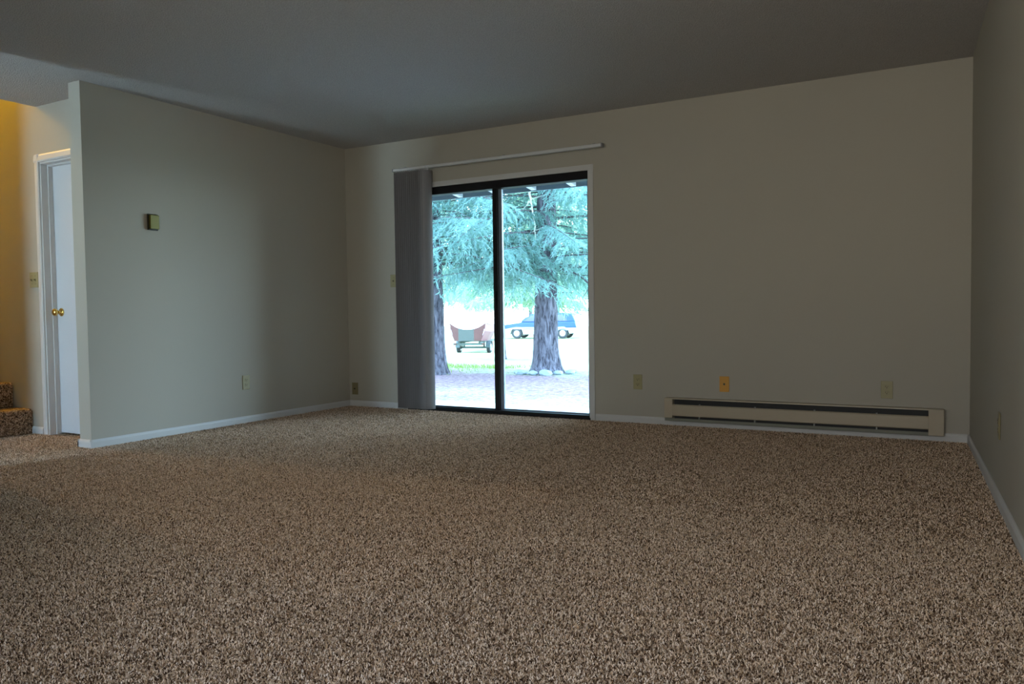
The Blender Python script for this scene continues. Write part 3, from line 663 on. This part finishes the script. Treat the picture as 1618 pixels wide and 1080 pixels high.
# transom with concave top and three painted fields
def tr_piece(name, xs_, material):
    b_ = nb()
    def ztop(x): return .50 + .28*(abs(x)/.78)**2.2
    def zbot(x): return .02 if abs(x) < .58 else .02 + (abs(x)-.58)/.2*.76*.9
    for y0 in (-1.17,):
        for i in range(len(xs_)-1):
            xa, xb = xs_[i], xs_[i+1]
            vs = [b_.verts.new((x, y, z)) for y in (y0, y0+.03) for x, z in ((xa, zbot(xa)), (xb, zbot(xb)), (xb, ztop(xb)), (xa, ztop(xa)))]
            for f in ((0, 1, 2, 3), (7, 6, 5, 4), (0, 4, 5, 1), (3, 2, 6, 7), (0, 3, 7, 4), (1, 5, 6, 2)): b_.faces.new([vs[j] for j in f])
    return obj(name, b_, material, bt)
tr_piece('transom', [-.78, -.68, -.58, -.40], M_red)['label'] = 'red left field of the transom'
tr_piece('transom_panel', [-.40, -.2, 0, .2, .28], M_gry)['label'] = 'grey middle field of the transom'
tr_piece('transom', [.28, .45, .58, .68, .78], M_red)['label'] = 'red right field of the transom'
b = nb(); tube(b, [(-.80, -1.15, .80), (-.86, -.2, .72), (-.82, .9, .76), (-.62, 1.9, .84), (-.32, 2.7, .94), (0, 3.15, 1.0), (.32, 2.7, .94), (.62, 1.9, .84), (.82, .9, .76), (.86, -.2, .72), (.80, -1.15, .80)], .03, 6); obj('gunwale', b, M_white, bt)
for y in (-.5, .8): bx('bench', (-.78, .78, y-.14, y+.14, .42, .46), M_white, bt)

# ------------------------------------------------------------------ parked two-tone car
M_blue = mat('blue_car_paint', (.012, .05, .16), .3, .2); M_silver = mat('pale_lower_body_paint', (.40, .43, .45), .3); M_cglass = mat('dark_car_glass', (.03, .05, .06), .08)
CARX, CARY, CA = -21.48, 42.94, radians(12)
ca = thing('car', 'blue car with pale lower body parked on the lawn behind the large trunk', 'car', (CARX, CARY, gz(CARY)), CA)
# side profile in (x,z): nose to the left (-x)
def side_poly(pts, name, material, w0, w1, parent, bev=.04):
    b_ = nb(); A = [b_.verts.new((x, -w0, z)) for x, z in pts]; B = [b_.verts.new((x, w0, z)) for x, z in pts]
    k = len(pts); b_.faces.new(A); b_.faces.new(B[::-1])
    for i in range(k): b_.faces.new((A[i], B[i], B[(i+1) % k], A[(i+1) % k]))
    return obj(name, b_, material, parent, bev, seg=3)
def arch(cx, r, n=7): return [(cx - r*cos(pi*k/n), .33 + r*sin(pi*k/n)*.95) for k in range(n+1)]
low = [(-2.25, .30), (-2.3, .50), (-2.28, .62), (2.28, .66), (2.3, .34)] + [(p[0], p[1]) for p in arch(1.45, -.40)][0:0]
body_low = [(-2.30, .62), (-2.32, .40), (-2.22, .28), (-1.88, .28)] + arch(-1.45, .40) + [(-1.02, .26), (1.02, .26)] + arch(1.45, .40) + [(1.9, .30), (2.28, .34), (2.32, .66)]
side_poly(body_low, 'lower_body', M_silver, .86, 0, ca, .02)['label'] = 'pale silver lower body'
side_poly([(-2.30, .62), (-2.24, .86), (-1.2, 1.00), (2.22, 1.04), (2.32, .66)], 'upper_body', M_blue, .86, 0, ca)
side_poly([(-1.25, 1.0), (-.55, 1.50), (-.3, 1.56), (1.5, 1.58), (2.0, 1.50), (2.22, 1.03)], 'cabin', M_blue, .76, 0, ca)
b = nb()
for s in (-1, 1):
    for pts in ([(-1.02, 1.06), (-.52, 1.44), (-.35, 1.44), (-.35, 1.06)], [(-.28, 1.06), (-.28, 1.46), (.55, 1.47), (.55, 1.06)], [(.63, 1.06), (.63, 1.47), (1.45, 1.47), (1.75, 1.06)]):
        A = [b.verts.new((x, s*.765, z)) for x, z in pts]; B = [b.verts.new((x, s*.755, z)) for x, z in pts]; b.faces.new(A); b.faces.new(B[::-1])
        for i in range(4): b.faces.new((A[i], B[i], B[(i+1) % 4], A[(i+1) % 4]))
box(b, -.02, .02, -.66, .66, -.36, .02, Matrix.Translation((-.90, 0, 1.30)) @ Matrix.Rotation(radians(54), 4, 'Y'))
obj('windows', b, M_cglass, ca)
for x in (-1.45, 1.45):
    for s in (-1, 1):
        b = nb(); lathe(b, [(.1, -.10), (.29, -.10), (.33, -.06), (.33, .06), (.29, .10), (.1, .10)], 24, 'y', Matrix.Translation((x, s*.76, .33))); wh = obj('wheel', b, M_black, ca)
        b = nb(); lathe(b, [(.02, -.105), (.19, -.105), (.19, .105), (.02, .105)], 20, 'y', Matrix.Translation((x, s*.76, .33))); obj('hubcap', b, M_steel, wh)
bx('bumper', (-2.40, -2.28, -.84, .84, .36, .52), M_silver, ca, .02); bx('bumper', (2.28, 2.40, -.84, .84, .38, .54), M_silver, ca, .02)
for s in (-1, 1): bx('headlight', (-2.31, -2.26, s*.62-.14, s*.62+.14, .66, .80), M_white, ca)
